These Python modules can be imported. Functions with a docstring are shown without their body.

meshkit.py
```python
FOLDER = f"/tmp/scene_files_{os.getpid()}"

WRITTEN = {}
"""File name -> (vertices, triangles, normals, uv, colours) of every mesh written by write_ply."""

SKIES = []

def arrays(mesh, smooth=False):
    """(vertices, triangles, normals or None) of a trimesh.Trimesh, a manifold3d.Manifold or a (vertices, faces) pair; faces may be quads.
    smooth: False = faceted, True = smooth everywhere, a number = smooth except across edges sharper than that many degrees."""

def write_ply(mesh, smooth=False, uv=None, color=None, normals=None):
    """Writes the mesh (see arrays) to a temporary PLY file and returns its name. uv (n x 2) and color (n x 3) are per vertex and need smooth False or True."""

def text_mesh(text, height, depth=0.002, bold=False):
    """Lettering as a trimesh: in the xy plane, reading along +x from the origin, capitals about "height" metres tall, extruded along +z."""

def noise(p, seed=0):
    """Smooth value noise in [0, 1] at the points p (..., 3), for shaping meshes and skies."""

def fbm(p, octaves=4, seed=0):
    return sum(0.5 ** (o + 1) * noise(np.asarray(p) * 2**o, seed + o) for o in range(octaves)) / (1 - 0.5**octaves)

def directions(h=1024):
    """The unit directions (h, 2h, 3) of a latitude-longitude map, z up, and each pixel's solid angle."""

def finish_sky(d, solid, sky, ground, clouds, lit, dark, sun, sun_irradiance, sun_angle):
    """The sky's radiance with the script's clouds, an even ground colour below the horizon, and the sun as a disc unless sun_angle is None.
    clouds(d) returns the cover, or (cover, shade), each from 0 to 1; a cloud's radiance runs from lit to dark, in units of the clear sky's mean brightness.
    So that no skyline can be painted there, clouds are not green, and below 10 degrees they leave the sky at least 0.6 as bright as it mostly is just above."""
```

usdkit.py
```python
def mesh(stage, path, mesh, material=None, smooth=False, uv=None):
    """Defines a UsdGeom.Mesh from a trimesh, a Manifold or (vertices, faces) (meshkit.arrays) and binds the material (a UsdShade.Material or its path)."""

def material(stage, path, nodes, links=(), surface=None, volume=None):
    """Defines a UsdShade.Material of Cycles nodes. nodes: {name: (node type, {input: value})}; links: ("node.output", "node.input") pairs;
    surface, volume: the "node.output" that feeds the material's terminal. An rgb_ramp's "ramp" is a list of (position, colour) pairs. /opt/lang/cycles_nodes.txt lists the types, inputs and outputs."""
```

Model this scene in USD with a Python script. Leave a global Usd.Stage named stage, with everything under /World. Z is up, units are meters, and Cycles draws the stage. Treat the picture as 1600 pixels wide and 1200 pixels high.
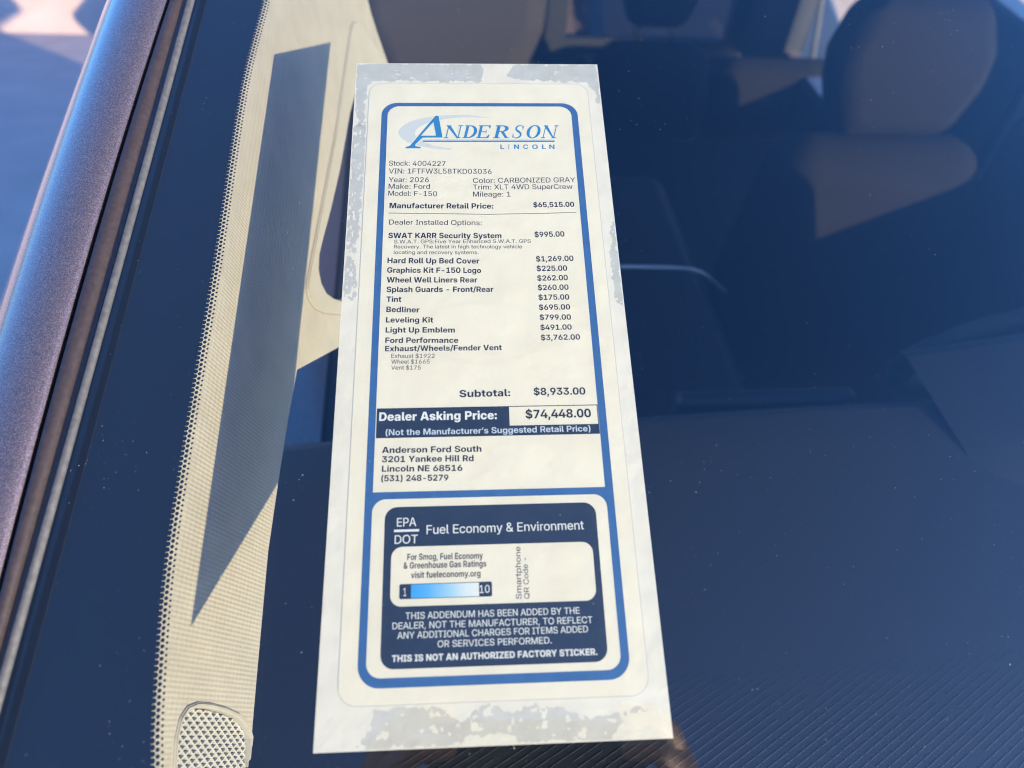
import math, glob, random
import numpy as np, trimesh, manifold3d as m3, usdkit, meshkit
import shapely
from shapely import affinity
from shapely.geometry import Polygon, Point, LineString, box as sbox
from shapely.ops import unary_union
from pxr import Usd, UsdGeom, UsdLux, UsdShade, Gf, Sdf
from PIL import Image, ImageDraw, ImageFont

random.seed(7); rng = np.random.default_rng(7)
stage = Usd.Stage.CreateInMemory()
UsdGeom.SetStageUpAxis(stage, UsdGeom.Tokens.z); UsdGeom.SetStageMetersPerUnit(stage, 1)
UsdGeom.Xform.Define(stage, '/World'); UsdGeom.Scope.Define(stage, '/World/Looks')

# ---------------------------------------------------------------- camera, sky, sun, exposure
CAM = np.array([0.03414635130025651, -0.07781226950354854, 1.5936983625295678])
CW = np.array([[0.9926878037043333, 0.02336208684653766, -0.11842777239668786], [-0.09741104218225409, 0.7344484073152253, -0.67163727253116], [0.07128824052839279, 0.67826230168741, 0.7313537016191703]])      # columns: right, up, back
FPX = 1200.0
EXPOSURE = 1.53
SUN = np.array([0.6528470680768103, -0.7053691001838506, 0.27612522197245454]); SUN /= np.linalg.norm(SUN)   # towards the sun
SUN_INTENSITY, SKY_STRENGTH = 0.95, 0.15
cam = UsdGeom.Camera.Define(stage, '/World/camera')
M = np.eye(4); M[:3, :3] = CW.T; M[3, :3] = CAM
cam.AddTransformOp().Set(Gf.Matrix4d(M.tolist()))
cam.CreateHorizontalApertureAttr(36.0); cam.CreateVerticalApertureAttr(27.0); cam.CreateFocalLengthAttr(36.0*FPX/1600)
cam.CreateClippingRangeAttr(Gf.Vec2f(0.005, 500)); cam.CreateFStopAttr(9.0); cam.CreateFocusDistanceAttr(0.31)
cam.CreateExposureAttr(EXPOSURE)
dome = UsdLux.DomeLight.Define(stage, '/World/sky')
sky_m = usdkit.material(stage, '/World/Looks/sky_air', {
    's': ('sky_texture', {'sky_type': 'single_scattering', 'sun_disc': False, 'sun_elevation': float(math.asin(SUN[2])), 'sun_rotation': float(math.atan2(SUN[0], SUN[1])), 'altitude': 350.0, 'air_density': 1.0, 'aerosol_density': 2.2, 'ozone_density': 9.5}),
    'b': ('background_shader', {'strength': SKY_STRENGTH})}, [('s.color', 'b.color')], surface='b.background')
UsdShade.MaterialBindingAPI.Apply(dome.GetPrim()).Bind(sky_m)
sun = UsdLux.DistantLight.Define(stage, '/World/sun')
sun.CreateNormalizeAttr(True); sun.CreateIntensityAttr(SUN_INTENSITY); sun.CreateAngleAttr(0.5); sun.CreateColorAttr(Gf.Vec3f(1.0, 0.79, 0.48))
zax = SUN; xax = np.cross([0, 0, 1.0], zax); xax /= np.linalg.norm(xax); yax = np.cross(zax, xax)
M = np.eye(4); M[0, :3], M[1, :3], M[2, :3] = xax, yax, zax
sun.AddTransformOp().Set(Gf.Matrix4d(M.tolist()))

# ---------------------------------------------------------------- frames
# windshield frame: origin at the price sheet's lower left corner, x across, y up the glass, z out of the glass
WO = np.array([0, 0, 1.35])
WM = np.array([[0.9978208498039212, 0.03338113008291789, -0.05691442568424904], [-0.04939895101060813, 0.9497777368891329, -0.30900160865084225], [0.043741231528526145, 0.3111397606609351, 0.9493570213572045]])
BEND = 2.0
def bendz(x): return -(np.asarray(x) - 0.054)**2/(2*BEND)
def S(p, bend=True):
    p = np.atleast_2d(np.asarray(p, float)).copy()
    if bend: p[:, 2] += bendz(p[:, 0])
    return p @ WM.T + WO
def ray(px, py):
    d = CW @ np.array([(px-800)/FPX, -(py-600)/FPX, -1.0]); return d
CS = WM.T @ (CAM - WO)
def glass_xy(px, py, z=0.0):
    r = WM.T @ ray(px, py); zz = z
    for _ in range(6):
        q = CS + r*((zz - CS[2])/r[2]); zz = z + float(bendz(q[0]))
    return q[:2]
def at_y(px, py, Y): r = ray(px, py); return CAM + r*((Y-CAM[1])/r[1])
def at_z(px, py, Z): r = ray(px, py); return CAM + r*((Z-CAM[2])/r[2])
# pillar trim plane
TN = WM @ np.array([0.98328717, -0.02174924, 0.18075759]); TK = -0.05824098 + TN @ WO
TA = WM @ np.array([0.0, 1.0, 0.0]); TA -= TN*(TA @ TN); TA /= np.linalg.norm(TA); TB = np.cross(TA, TN)   # along the pillar, into the cabin
TO = WO + TN*(TK - TN @ WO)
def trim_uv(px, py):
    r = ray(px, py); q = CAM + r*((TK - CAM @ TN)/(r @ TN)); return np.array([(q-TO) @ TB, (q-TO) @ TA])
def trim_world(v):   # v: (u, v, height above the plane towards the cabin)
    v = np.asarray(v, float); return TO + v[:, :1]*TB + v[:, 1:2]*TA + v[:, 2:3]*TN

# ---------------------------------------------------------------- naming helpers
used = {}
def numbered(parent, name):
    k = used.get((parent, name), 0); used[(parent, name)] = k+1
    return f'{parent}/{name}' if k == 0 else f'{parent}/{name}_{k:03d}'
LOC = {}
def tag(prim, label=None, cat=None, group=None, kind=None):
    for k, v in (('label', label), ('category', cat), ('group', group), ('kind', kind)):
        if v: prim.SetCustomDataByKey(k, v)
    return prim
def thing(name, loc, label=None, cat=None, group=None, kind=None):
    path = numbered('/World', name); x = UsdGeom.Xform.Define(stage, path); x.AddTranslateOp().Set(Gf.Vec3d(*map(float, loc)))
    LOC[path] = np.array(loc, float); tag(x.GetPrim(), label, cat, group, kind); return path
def part(name, parent, mesh, mat, smooth=False, label=None, kind=None):
    """mesh in world coordinates"""
    path = numbered(parent, name)
    if isinstance(mesh, m3.Manifold):
        q = mesh.to_mesh(); mesh = trimesh.Trimesh(q.vert_properties[:, :3], q.tri_verts, process=False)
    mesh = mesh.copy()
    root = '/'.join(path.split('/')[:3]); mesh.vertices = mesh.vertices - LOC.get(root, np.zeros(3))
    usdkit.mesh(stage, path, mesh, mat, smooth=smooth); tag(stage.GetPrimAtPath(path), label, kind=kind)
    return path
cat = trimesh.util.concatenate

# ---------------------------------------------------------------- materials
L = '/World/Looks/'
def mat(name, color, rough=0.5, **kw):
    a = {'base_color': color, 'roughness': rough}; a.update(kw)
    return usdkit.material(stage, L+name, {'p': ('principled_bsdf', a)}, surface='p.BSDF')
def noisy(name, c0, c1, scale, rough=0.5, bump=0.0, bscale=None, dist=0.001, detail=4, **kw):
    a = {'roughness': rough}; a.update(kw)
    n = {'g': ('geometry', {}), 'n': ('noise_texture', {'scale': scale, 'detail': float(detail)}), 'r': ('rgb_ramp', {'ramp': [(0.3, c0), (0.7, c1)]}), 'p': ('principled_bsdf', a)}
    l = [('g.position', 'n.vector'), ('n.fac', 'r.fac'), ('r.color', 'p.base_color')]
    if bump:
        n['m'] = ('noise_texture', {'scale': bscale or scale, 'detail': 4.0}); n['b'] = ('bump', {'strength': bump, 'distance': dist})
        l += [('g.position', 'm.vector'), ('m.fac', 'b.height'), ('b.normal', 'p.normal')]
    return usdkit.material(stage, L+name, n, l, surface='p.BSDF')
def v3(a): return [float(x) for x in a]
# car paint: metallic flakes under a clear coat
paint = usdkit.material(stage, L+'carbon_grey_paint', {
    'g': ('geometry', {}), 'v': ('voronoi_texture', {'scale': 3800.0}), 'sub': ('vector_math', {'math_type': 'subtract', 'vector2': [0.5, 0.5, 0.5]}),
    'sc': ('vector_math', {'math_type': 'scale', 'scale': 0.12}), 'add': ('vector_math', {'math_type': 'add'}), 'nrm': ('vector_math', {'math_type': 'normalize'}),
    'hue': ('rgb_ramp', {'ramp': [(0.0, (0.18, 0.125, 0.115)), (0.6, (0.29, 0.205, 0.19)), (1.0, (0.50, 0.36, 0.32))]}), 'sep': ('separate_xyz', {}),
    'p': ('principled_bsdf', {'metallic': 0.85, 'roughness': 0.40, 'coat_weight': 1.0, 'coat_roughness': 0.02, 'coat_ior': 1.75})},
    [('g.position', 'v.vector'), ('v.color', 'sub.vector1'), ('sub.vector', 'sc.vector1'), ('g.normal', 'add.vector1'), ('sc.vector', 'add.vector2'), ('add.vector', 'nrm.vector1'), ('nrm.vector', 'p.normal'),
     ('v.color', 'sep.vector'), ('sep.x', 'hue.fac'), ('hue.color', 'p.base_color'), ('g.normal', 'p.coat_normal')], surface='p.BSDF')
# glass slab: clear, reflecting at both faces
glass = usdkit.material(stage, L+'clear_glass', {
    'g': ('geometry', {}), 'ior': ('math', {'math_type': 'multiply_add', 'value2': 1/1.62-1.62, 'value3': 1.62}), 'f': ('fresnel', {}),
    't': ('transparent_bsdf', {'color': [0.93, 0.955, 0.945]}), 's': ('glossy_bsdf', {'color': [1, 1, 1], 'roughness': 0.0}), 'm': ('mix_closure', {})},
    [('g.backfacing', 'ior.value1'), ('ior.value', 'f.IOR'), ('f.fac', 'm.fac'), ('t.BSDF', 'm.closure1'), ('s.BSDF', 'm.closure2')], surface='m.closure')
tint = usdkit.material(stage, L+'tinted_glass', {'t': ('transparent_bsdf', {'color': [0.42, 0.42, 0.43]}), 's': ('glossy_bsdf', {'color': [1, 1, 1], 'roughness': 0.0}), 'm': ('mix_closure', {'fac': 0.06})}, [('t.BSDF', 'm.closure1'), ('s.BSDF', 'm.closure2')], surface='m.closure')
frit_m = mat('black_ceramic', [0.009, 0.010, 0.013], 0.5)
molding_m = noisy('dark_plastic_molding', (0.030, 0.022, 0.024), (0.046, 0.036, 0.038), 500, 0.42, 0.25, 900, 0.0004)
rubber_m = noisy('grey_rubber', (0.05, 0.052, 0.062), (0.085, 0.088, 0.10), 400, 0.6, 0.3, 700, 0.0005)
gap_m = mat('black_gap', [0.006, 0.006, 0.007], 0.8)
PITCH = 2*math.pi/0.0023
trim_m = usdkit.material(stage, L+'cream_woven_trim', {
    'g': ('geometry', {}), 'da': ('vector_math', {'math_type': 'dot_product', 'vector2': v3(TA*2*math.pi/0.0034+TB*2*math.pi/0.0062)}), 'db': ('vector_math', {'math_type': 'dot_product', 'vector2': v3(TA*2*math.pi/0.0034-TB*2*math.pi/0.0062)}),
    'sa': ('math', {'math_type': 'sine'}), 'sb': ('math', {'math_type': 'sine'}), 'mu': ('math', {'math_type': 'multiply'}), 'b': ('bump', {'strength': 0.26, 'distance': 0.0005}),
    'n': ('noise_texture', {'scale': 60.0}), 'r': ('rgb_ramp', {'ramp': [(0.3, (0.40, 0.358, 0.298)), (0.7, (0.45, 0.402, 0.335))]}),
    'p': ('principled_bsdf', {'roughness': 0.7})},
    [('g.position', 'da.vector1'), ('g.position', 'db.vector1'), ('da.value', 'sa.value1'), ('db.value', 'sb.value1'), ('sa.value', 'mu.value1'), ('sb.value', 'mu.value2'), ('mu.value', 'b.height'), ('b.normal', 'p.normal'),
     ('g.position', 'n.vector'), ('n.fac', 'r.fac'), ('r.color', 'p.base_color')], surface='p.BSDF')
trim_smooth_m = noisy('cream_smooth_trim', (0.42, 0.382, 0.318), (0.46, 0.418, 0.352), 40, 0.55, 0.1, 900, 0.0003)
grille_m = noisy('cream_grille', (0.48, 0.455, 0.415), (0.53, 0.505, 0.46), 300, 0.5)
backing_m = noisy('backing_paper', (0.755, 0.675, 0.55), (0.81, 0.73, 0.605), 90, 0.65, 0.35, 130, 0.0012)
label_m = noisy('label_paper', (0.80, 0.70, 0.53), (0.84, 0.745, 0.575), 70, 0.6, 0.35, 110, 0.0010)
residue_m = noisy('grey_residue', (0.50, 0.475, 0.425), (0.57, 0.545, 0.49), 160, 0.6, 0.3, 500, 0.0004)
residue2_m = noisy('tan_residue', (0.55, 0.505, 0.44), (0.62, 0.57, 0.50), 160, 0.6, 0.3, 500, 0.0004)
blue_m = noisy('blue_print', (0.036, 0.112, 0.275), (0.045, 0.13, 0.31), 200, 0.55)
navy_m = noisy('navy_print', (0.018, 0.026, 0.043), (0.025, 0.034, 0.054), 200, 0.5)
ink_m = mat('dark_ink', [0.016, 0.016, 0.026], 0.55)
white_m = mat('white_print', [0.80, 0.77, 0.71], 0.6)
palegrey_m = mat('pale_grey_print', [0.58, 0.61, 0.66], 0.6)
logo_m = noisy('logo_blue_print', (0.020, 0.19, 0.42), (0.03, 0.215, 0.46), 300, 0.55)
swoosh_m = mat('grey_print', [0.60, 0.605, 0.575], 0.6)
watermark_m = noisy('faint_grey_print', (0.785, 0.685, 0.517), (0.825, 0.73, 0.562), 70, 0.6, 0.35, 110, 0.0010)
fabric_m = noisy('dark_fabric', (0.012, 0.0105, 0.0105), (0.019, 0.0165, 0.0165), 700, 0.9, 0.4, 1500, 0.0006, specular_ior_level=0.12)
taupe_m = noisy('taupe_fabric', (0.040, 0.033, 0.031), (0.052, 0.044, 0.041), 700, 0.9, 0.3, 1500, 0.0006, specular_ior_level=0.12)
dash_m = noisy('dash_plastic', (0.011, 0.011, 0.013), (0.017, 0.017, 0.019), 900, 0.55, 0.3, 1800, 0.0004)
ridge_m = mat('dash_ridge', [0.010, 0.010, 0.012], 0.7)
cabin_m = mat('dark_cabin_plastic', [0.020, 0.020, 0.022], 0.6)
greytrim_m = mat('grey_cabin_trim', [0.13, 0.12, 0.115], 0.6)
steel_m = mat('polished_steel', [0.75, 0.74, 0.72], 0.12, metallic=1.0)
steelline_m = mat('satin_steel', [0.45, 0.46, 0.48], 0.35, metallic=0.8)
brass_m = mat('warm_steel', [0.9, 0.72, 0.40], 0.15, metallic=1.0)
screen_m = mat('screen_glass', [0.006, 0.0065, 0.008], 0.5)
concrete_m = noisy('concrete', (0.50, 0.385, 0.355), (0.60, 0.465, 0.43), 3, 0.85, 0.3, 60, 0.01)
dust_m = mat('dust_specks', [0.50, 0.50, 0.50], 0.8)
phone_m = mat('phone_black', [0.01, 0.01, 0.012], 0.12)
skin_m = noisy('skin', (0.42, 0.23, 0.16), (0.50, 0.28, 0.20), 120, 0.5, subsurface_weight=0.1)
jacket_m = noisy('dark_jacket', (0.012, 0.013, 0.018), (0.02, 0.021, 0.028), 300, 0.85)

# ---------------------------------------------------------------- mesh helpers
def sheet(poly, z, tf, cell=None):
    """flat polygon(s) at height z of a frame"""
    out = []
    for g in getattr(poly, 'geoms', [poly]):
        if g.is_empty or g.geom_type != 'Polygon' or g.area <= 0: continue
        v, f = trimesh.creation.triangulate_polygon(g, engine='earcut')
        out.append(trimesh.Trimesh(tf(np.c_[v, np.full(len(v), z)]), f, process=False))
    return cat(out)
def slab(poly, z0, z1, tf):
    out = []
    for g in getattr(poly, 'geoms', [poly]):
        if g.is_empty or g.geom_type != 'Polygon': continue
        m = trimesh.creation.extrude_polygon(g, z1-z0, engine='earcut'); v = np.array(m.vertices); v[:, 2] += z0
        m.vertices = tf(v); out.append(m)
    return cat(out)
def bevelled(poly, z0, z1, b, tf):
    """a plate whose upper edge is chamfered by b (simple ring outline)"""
    a = poly; c = poly.buffer(-b)
    return cat([slab(a, z0, z1-b, tf), slab(a.buffer(-b*0.4), z1-b, z1-b*0.35, tf), slab(c, z1-b*0.35, z1, tf)])
def rrect(x0, y0, x1, y1, r): return sbox(x0+r, y0+r, x1-r, y1-r).buffer(r, quad_segs=10)
def grid(P):
    """quad grid of points (n, m, 3)"""
    n, m = P.shape[:2]; i = np.arange(n*m).reshape(n, m)
    q = np.stack([i[:-1, :-1], i[1:, :-1], i[1:, 1:], i[:-1, 1:]], -1).reshape(-1, 4)
    return trimesh.Trimesh(P.reshape(-1, 3), np.vstack([q[:, [0, 1, 2]], q[:, [0, 2, 3]]]), process=False)
def sweep(profile, path, tf=lambda v: v, close=True):
    """profile: (k,2) offsets (across, z); path: (n,2) points in a plane; offsets across run along the path's left normal"""
    path = np.asarray(path, float); t = np.gradient(path, axis=0); t /= np.linalg.norm(t, axis=1, keepdims=True); nl = np.c_[-t[:, 1], t[:, 0]]
    P = np.stack([np.c_[path + nl*a, np.full(len(path), z)] for a, z in profile], 1)
    if close: P = np.concatenate([P, P[:, :1]], 1)
    g = grid(P); g.vertices = tf(g.vertices); g.merge_vertices(); g.fix_normals(); return g
def tube(points, r, sides=10):
    p = np.asarray(points, float); t = np.gradient(p, axis=0); t /= np.linalg.norm(t, axis=1, keepdims=True)
    a = np.cross(t, [0.31, 0.17, 0.93]); a /= np.linalg.norm(a, axis=1, keepdims=True); b = np.cross(t, a)
    r = np.broadcast_to(np.asarray(r, float), (len(p),))
    an = np.linspace(0, 2*np.pi, sides, endpoint=False)
    P = np.stack([p + r[:, None]*(a*math.cos(x)+b*math.sin(x)) for x in an], 1); P = np.concatenate([P, P[:, :1]], 1)
    g = grid(P); n = len(g.vertices); caps = []
    k = len(an)+1; vs = list(g.vertices); fs = list(g.faces)
    for e in (0, len(p)-1):
        vs.append(p[e]); c = len(vs)-1
        for j in range(k-1): fs.append([c, e*k+j, e*k+j+1] if e == 0 else [c, e*k+j+1, e*k+j])
    g = trimesh.Trimesh(np.array(vs), np.array(fs), process=False); g.merge_vertices(); g.fix_normals(); return g
def hull(*pts):   # pts: (centre, radius)
    ms = []
    for c, r in pts:
        s = trimesh.creation.icosphere(2, r); s.apply_translation(c); ms.append(s.vertices)
    return m3.Manifold.hull_points(np.vstack(ms))
def rounded(cx, cy, cz, sx, sy, sz, r, rot=None):
    p = [(np.array([x, y, z]), r) for x in (-sx/2+r, sx/2-r) for y in (-sy/2+r, sy/2-r) for z in (-sz/2+r, sz/2-r)]
    if rot is not None: p = [(rot @ a, r) for a, r in p]
    return hull(*[(a + np.array([cx, cy, cz]), r) for a, r in p])
def rx(deg): a = math.radians(deg); return np.array([[1, 0, 0], [0, math.cos(a), -math.sin(a)], [0, math.sin(a), math.cos(a)]])
def rz(deg): a = math.radians(deg); return np.array([[math.cos(a), -math.sin(a), 0], [math.sin(a), math.cos(a), 0], [0, 0, 1]])
def bxm(x0, y0, z0, x1, y1, z1):
    m = trimesh.creation.box([x1-x0, y1-y0, z1-z0]); m.apply_translation([(x0+x1)/2, (y0+y1)/2, (z0+z1)/2]); return m
def smooth_path(pts, n=12):
    p = np.asarray(pts, float); q = np.vstack([2*p[0]-p[1], p, 2*p[-1]-p[-2]]); out = []
    for i in range(1, len(q)-2):
        for t in np.linspace(0, 1, n, endpoint=False):
            a, b, c, d = q[i-1:i+3]
            out.append(0.5*(2*b + (c-a)*t + (2*a-5*b+4*c-d)*t*t + (3*b-a-3*c+d)*t**3))
    return np.array(out + [p[-1]])

# ================================================================ STRUCTURE: the ground
def gz(y): return float(np.interp(y, [0, 0.5, 7.7, 12.5, 30], [0, -0.03, -1.80, 0.2, 0.4]))   # the forecourt falls away behind the truck
gp = thing('ground', (0, 0, 0), 'pale concrete forecourt in low sun', 'ground', kind='structure')
part('concrete_surface', gp, grid(np.array([[[x, y, gz(y)] for y in [-400, -60, -8, 0, 0.5, 2, 4, 6, 7.7, 9, 11, 12.5, 16, 30, 60, 400]] for x in np.linspace(-400, 400, 9)], float)), concrete_m)

# ================================================================ THE TRUCK
truck = thing('pickup_truck', (0.45, 0.8, 0), 'dark metallic grey pickup truck seen close at its windshield', 'pickup truck')
# windshield slab (frame coordinates), wide enough to reach both pillars
le0, le1 = glass_xy(204, 300), glass_xy(36, 900)                    # left edge of the glass runs along the pillar
def left_x(y): return le0[0] + (y-le0[1])*(le1[0]-le0[0])/(le1[1]-le0[1])
gx = np.linspace(0, 1, 60); gy = np.linspace(-0.26, 0.62, 4)
def glass_face(z): return np.array([[[left_x(y)+(1.16-left_x(y))*u, y, z] for y in gy] for u in gx])
gtop, gbot = glass_face(0.0052), glass_face(0.0002)
def rim(P): return np.concatenate([P[:, 0], P[-1, 1:], P[::-1, -1][1:], P[0, ::-1][1:]])
a, b = rim(gtop), rim(gbot); side = grid(np.stack([a, b], 0))
ga, gb = grid(gtop), grid(gbot); 
gl = cat([ga, gb, side]); gl.vertices = S(gl.vertices); gl.merge_vertices(); gl.fix_normals()
if np.mean(gl.face_normals[np.argsort(-gl.area_faces)[:20]] @ WM[:, 2]) == 0: pass
windshield = part('windshield', truck, gl, glass, smooth=30)
# black frit band with a dotted inner edge
edge_px = [(418, -60), (410, 0), (375, 140), (331, 420), (284, 700), (254, 900), (238, 1100), (236, 1200), (238, 1300)]
edge = smooth_path([glass_xy(*q) for q in edge_px], 14)
band = Polygon(list(edge) + [(left_x(edge[-1][1])+.001, edge[-1][1]), (left_x(edge[0][1])+.001, edge[0][1])])
part('frit_band', windshield, sheet(band, -0.00005, S), frit_m)
seg = np.r_[0, np.cumsum(np.linalg.norm(np.diff(edge, axis=0), axis=1))]
def on_edge(s): return np.array([np.interp(s, seg, edge[:, 0]), np.interp(s, seg, edge[:, 1])])
dots = []
pitch = 0.00185
for row, (off, r) in enumerate([(0.0004, 0.00086), (0.0019, 0.00066), (0.0033, 0.00042)]):
    for k in range(int(seg[-1]/pitch)):
        s = (k + 0.5*(row % 2))*pitch; p = on_edge(s); q = on_edge(min(s+0.001, seg[-1])); t = q-p
        if np.linalg.norm(t) < 1e-9: continue
        t /= np.linalg.norm(t); nr = np.array([-t[1], t[0]]); nr = nr if nr[0] > 0 else -nr
        dots.append(Point(*(p+nr*off)).buffer(r, quad_segs=3))
part('frit_dots', windshield, cat([sheet(d, -0.00006, S) for d in dots]), frit_m, kind='stuff')
# dust on the outer face
dp = []
for k in range(9000):
    x, y = rng.uniform(-0.09, 0.34), rng.uniform(-0.03, 0.36)
    if rng.random() > np.clip(3.2*(float(meshkit.fbm(np.array([x*45, y*45, 0.5]), 3, 4)) - 0.36), 0.06, 1): continue
    r = 0.00005 + 0.00011*rng.random()**4 + (0.00006 if rng.random() < 0.03 else 0)
    an = np.sort(rng.uniform(0, 2*np.pi, 5)); st = rng.uniform(0.6, 1.6)
    if rng.random() < 0.08: st = 3.0
    ph = rng.uniform(0, np.pi); c, s_ = math.cos(ph), math.sin(ph)
    pts = np.c_[np.cos(an)*r*st, np.sin(an)*r/st] @ np.array([[c, s_], [-s_, c]]) + [x, y]
    v = np.vstack([np.c_[pts, np.full(5, 0.00525)], [[x, y, 0.00525+r*0.7]]])
    dp.append(trimesh.Trimesh(S(v), [[0, 1, 5], [1, 2, 5], [2, 3, 5], [3, 4, 5], [4, 0, 5]], process=False))
part('dust', windshield, cat(dp), dust_m, kind='stuff')

# outer edge of the glass: rubber strip, gap, plastic molding, painted pillar; all run along the pillar
def pl(pxs): return np.array([glass_xy(x, y, 0.006) for x, y in pxs])
def fitline(pxs):
    p = pl(pxs); c = np.polyfit(p[:, 1], p[:, 0], 2); ys = np.linspace(0.75, -0.30, 40); return np.c_[np.polyval(c, np.clip(ys, -0.05, 0.42))+ (ys-np.clip(ys, -0.05, 0.42))*np.polyval(np.polyder(c), np.clip(ys, -0.05, 0.42)), ys]
strip_l = fitline([(292, 0), (213, 300), (124, 600), (45, 900)]); strip_r = fitline([(301, 0), (222, 300), (134, 600), (56, 900)])
mold_l = fitline([(266, 0), (171, 300), (87, 600), (10, 890)]); mold_r = fitline([(285, 0), (200, 300), (113, 600), (32, 900)])
def ribbon(l, r, prof):
    """prof: (fraction from l to r, z)"""
    P = np.stack([np.c_[l + (r-l)*f, np.full(len(l), z)] for f, z in prof], 1); g = grid(P); g.vertices = S(g.vertices)
    if np.mean(g.face_normals @ WM[:, 2]) < 0: g.invert()
    return g
part('rubber_strip', truck, ribbon(strip_l, strip_r, [(-0.1, 0.0045), (-0.05, 0.0062), (0.2, 0.0068), (0.7, 0.0064), (1.0, 0.0056), (1.05, 0.0045)]), rubber_m, smooth=40)
part('glass_gap', truck, ribbon(mold_l, strip_r, [(0.0, 0.0020), (0.75, 0.0020)]), gap_m)
part('window_molding', truck, ribbon(mold_l, mold_r, [(0.0, 0.001), (0.03, 0.0062), (0.12, 0.0072), (0.5, 0.0074), (0.8, 0.0066), (1.0, 0.0045), (1.03, 0.001)]), molding_m, smooth=40)
# painted pillar: profile (outboard distance, height) swept along the molding line
prof = [(0.0012, -0.006), (0.0012, 0.0045), (0.0020, 0.0066), (0.0035, 0.0078), (0.0065, 0.0088), (0.012, 0.0092), (0.019, 0.0083), (0.026, 0.0058), (0.033, 0.0012), (0.039, -0.006), (0.0435, -0.015), (0.0465, -0.026), (0.048, -0.040), (0.048, -0.09), (0.044, -0.16)]
pp = smooth_path(prof, 5)
t = np.gradient(mold_l, axis=0); t /= np.linalg.norm(t, axis=1, keepdims=True); out = np.c_[t[:, 1], -t[:, 0]]; out[out[:, 0] > 0] *= -1
P = np.stack([np.c_[mold_l + out*a, np.full(len(mold_l), z)] for a, z in pp], 1); g = grid(P); g.vertices = S(g.vertices)
if np.mean(g.face_normals @ WM[:, 2]) < 0: g.invert()
part('roof_pillar', truck, g, paint, smooth=60)

# inner pillar trim
def tpoly(pxs): return Polygon([trim_uv(*q) for q in pxs])
trim_px = [(402, -60), (350, 140), (312, 420), (268, 700), (238, 900), (222, 1100), (220, 1330), (386, 1330), (390, 1200), (402, 1060), (420, 862), (437, 745), (452, 650), (465, 578), (535, 540), (610, 500), (645, 350), (630, 180), (605, 95), (590, 52), (580, 20), (575, 0), (566, -60)]
hole_px = [(566, 118), (556, 140), (545, 180), (530, 265), (515, 330), (503, 375), (497, 400), (496, 422), (500, 442), (508, 457), (520, 466), (536, 470), (560, 455), (585, 380), (600, 280), (592, 180), (580, 130)]
cover_px = [(548, 40), (552, 35), (558, 36), (575, 58), (600, 96), (628, 180), (640, 330), (612, 470), (560, 490), (530, 491), (505, 489), (490, 481), (481, 468), (478, 452), (479, 438), (500, 330), (522, 215), (540, 90)]
gr_px = [(275, 1330), (275, 1200), (277, 1155), (283, 1128), (292, 1114), (306, 1108), (325, 1109), (350, 1115), (370, 1124), (384, 1138), (389, 1155), (389, 1200), (386, 1330)]
def smooth_poly(poly, r): return poly.buffer(-r).buffer(2*r).buffer(-r)
hole = smooth_poly(tpoly(hole_px), 0.002); cover = smooth_poly(tpoly(cover_px), 0.002); gr = tpoly(gr_px); gr = gr.buffer(-0.001).buffer(0.001)
trim = tpoly(trim_px)
zs = lambda u: float(((TO + u*TB - WO) @ WM)[2])
uc = (-0.0042 - zs(0))/(zs(1)-zs(0)); trim = trim.intersection(sbox(uc, -5, 5, 5) if zs(1) < zs(0) else sbox(-5, -5, uc, 5))
body = trim.difference(hole).difference(gr.buffer(0.0006))
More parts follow.
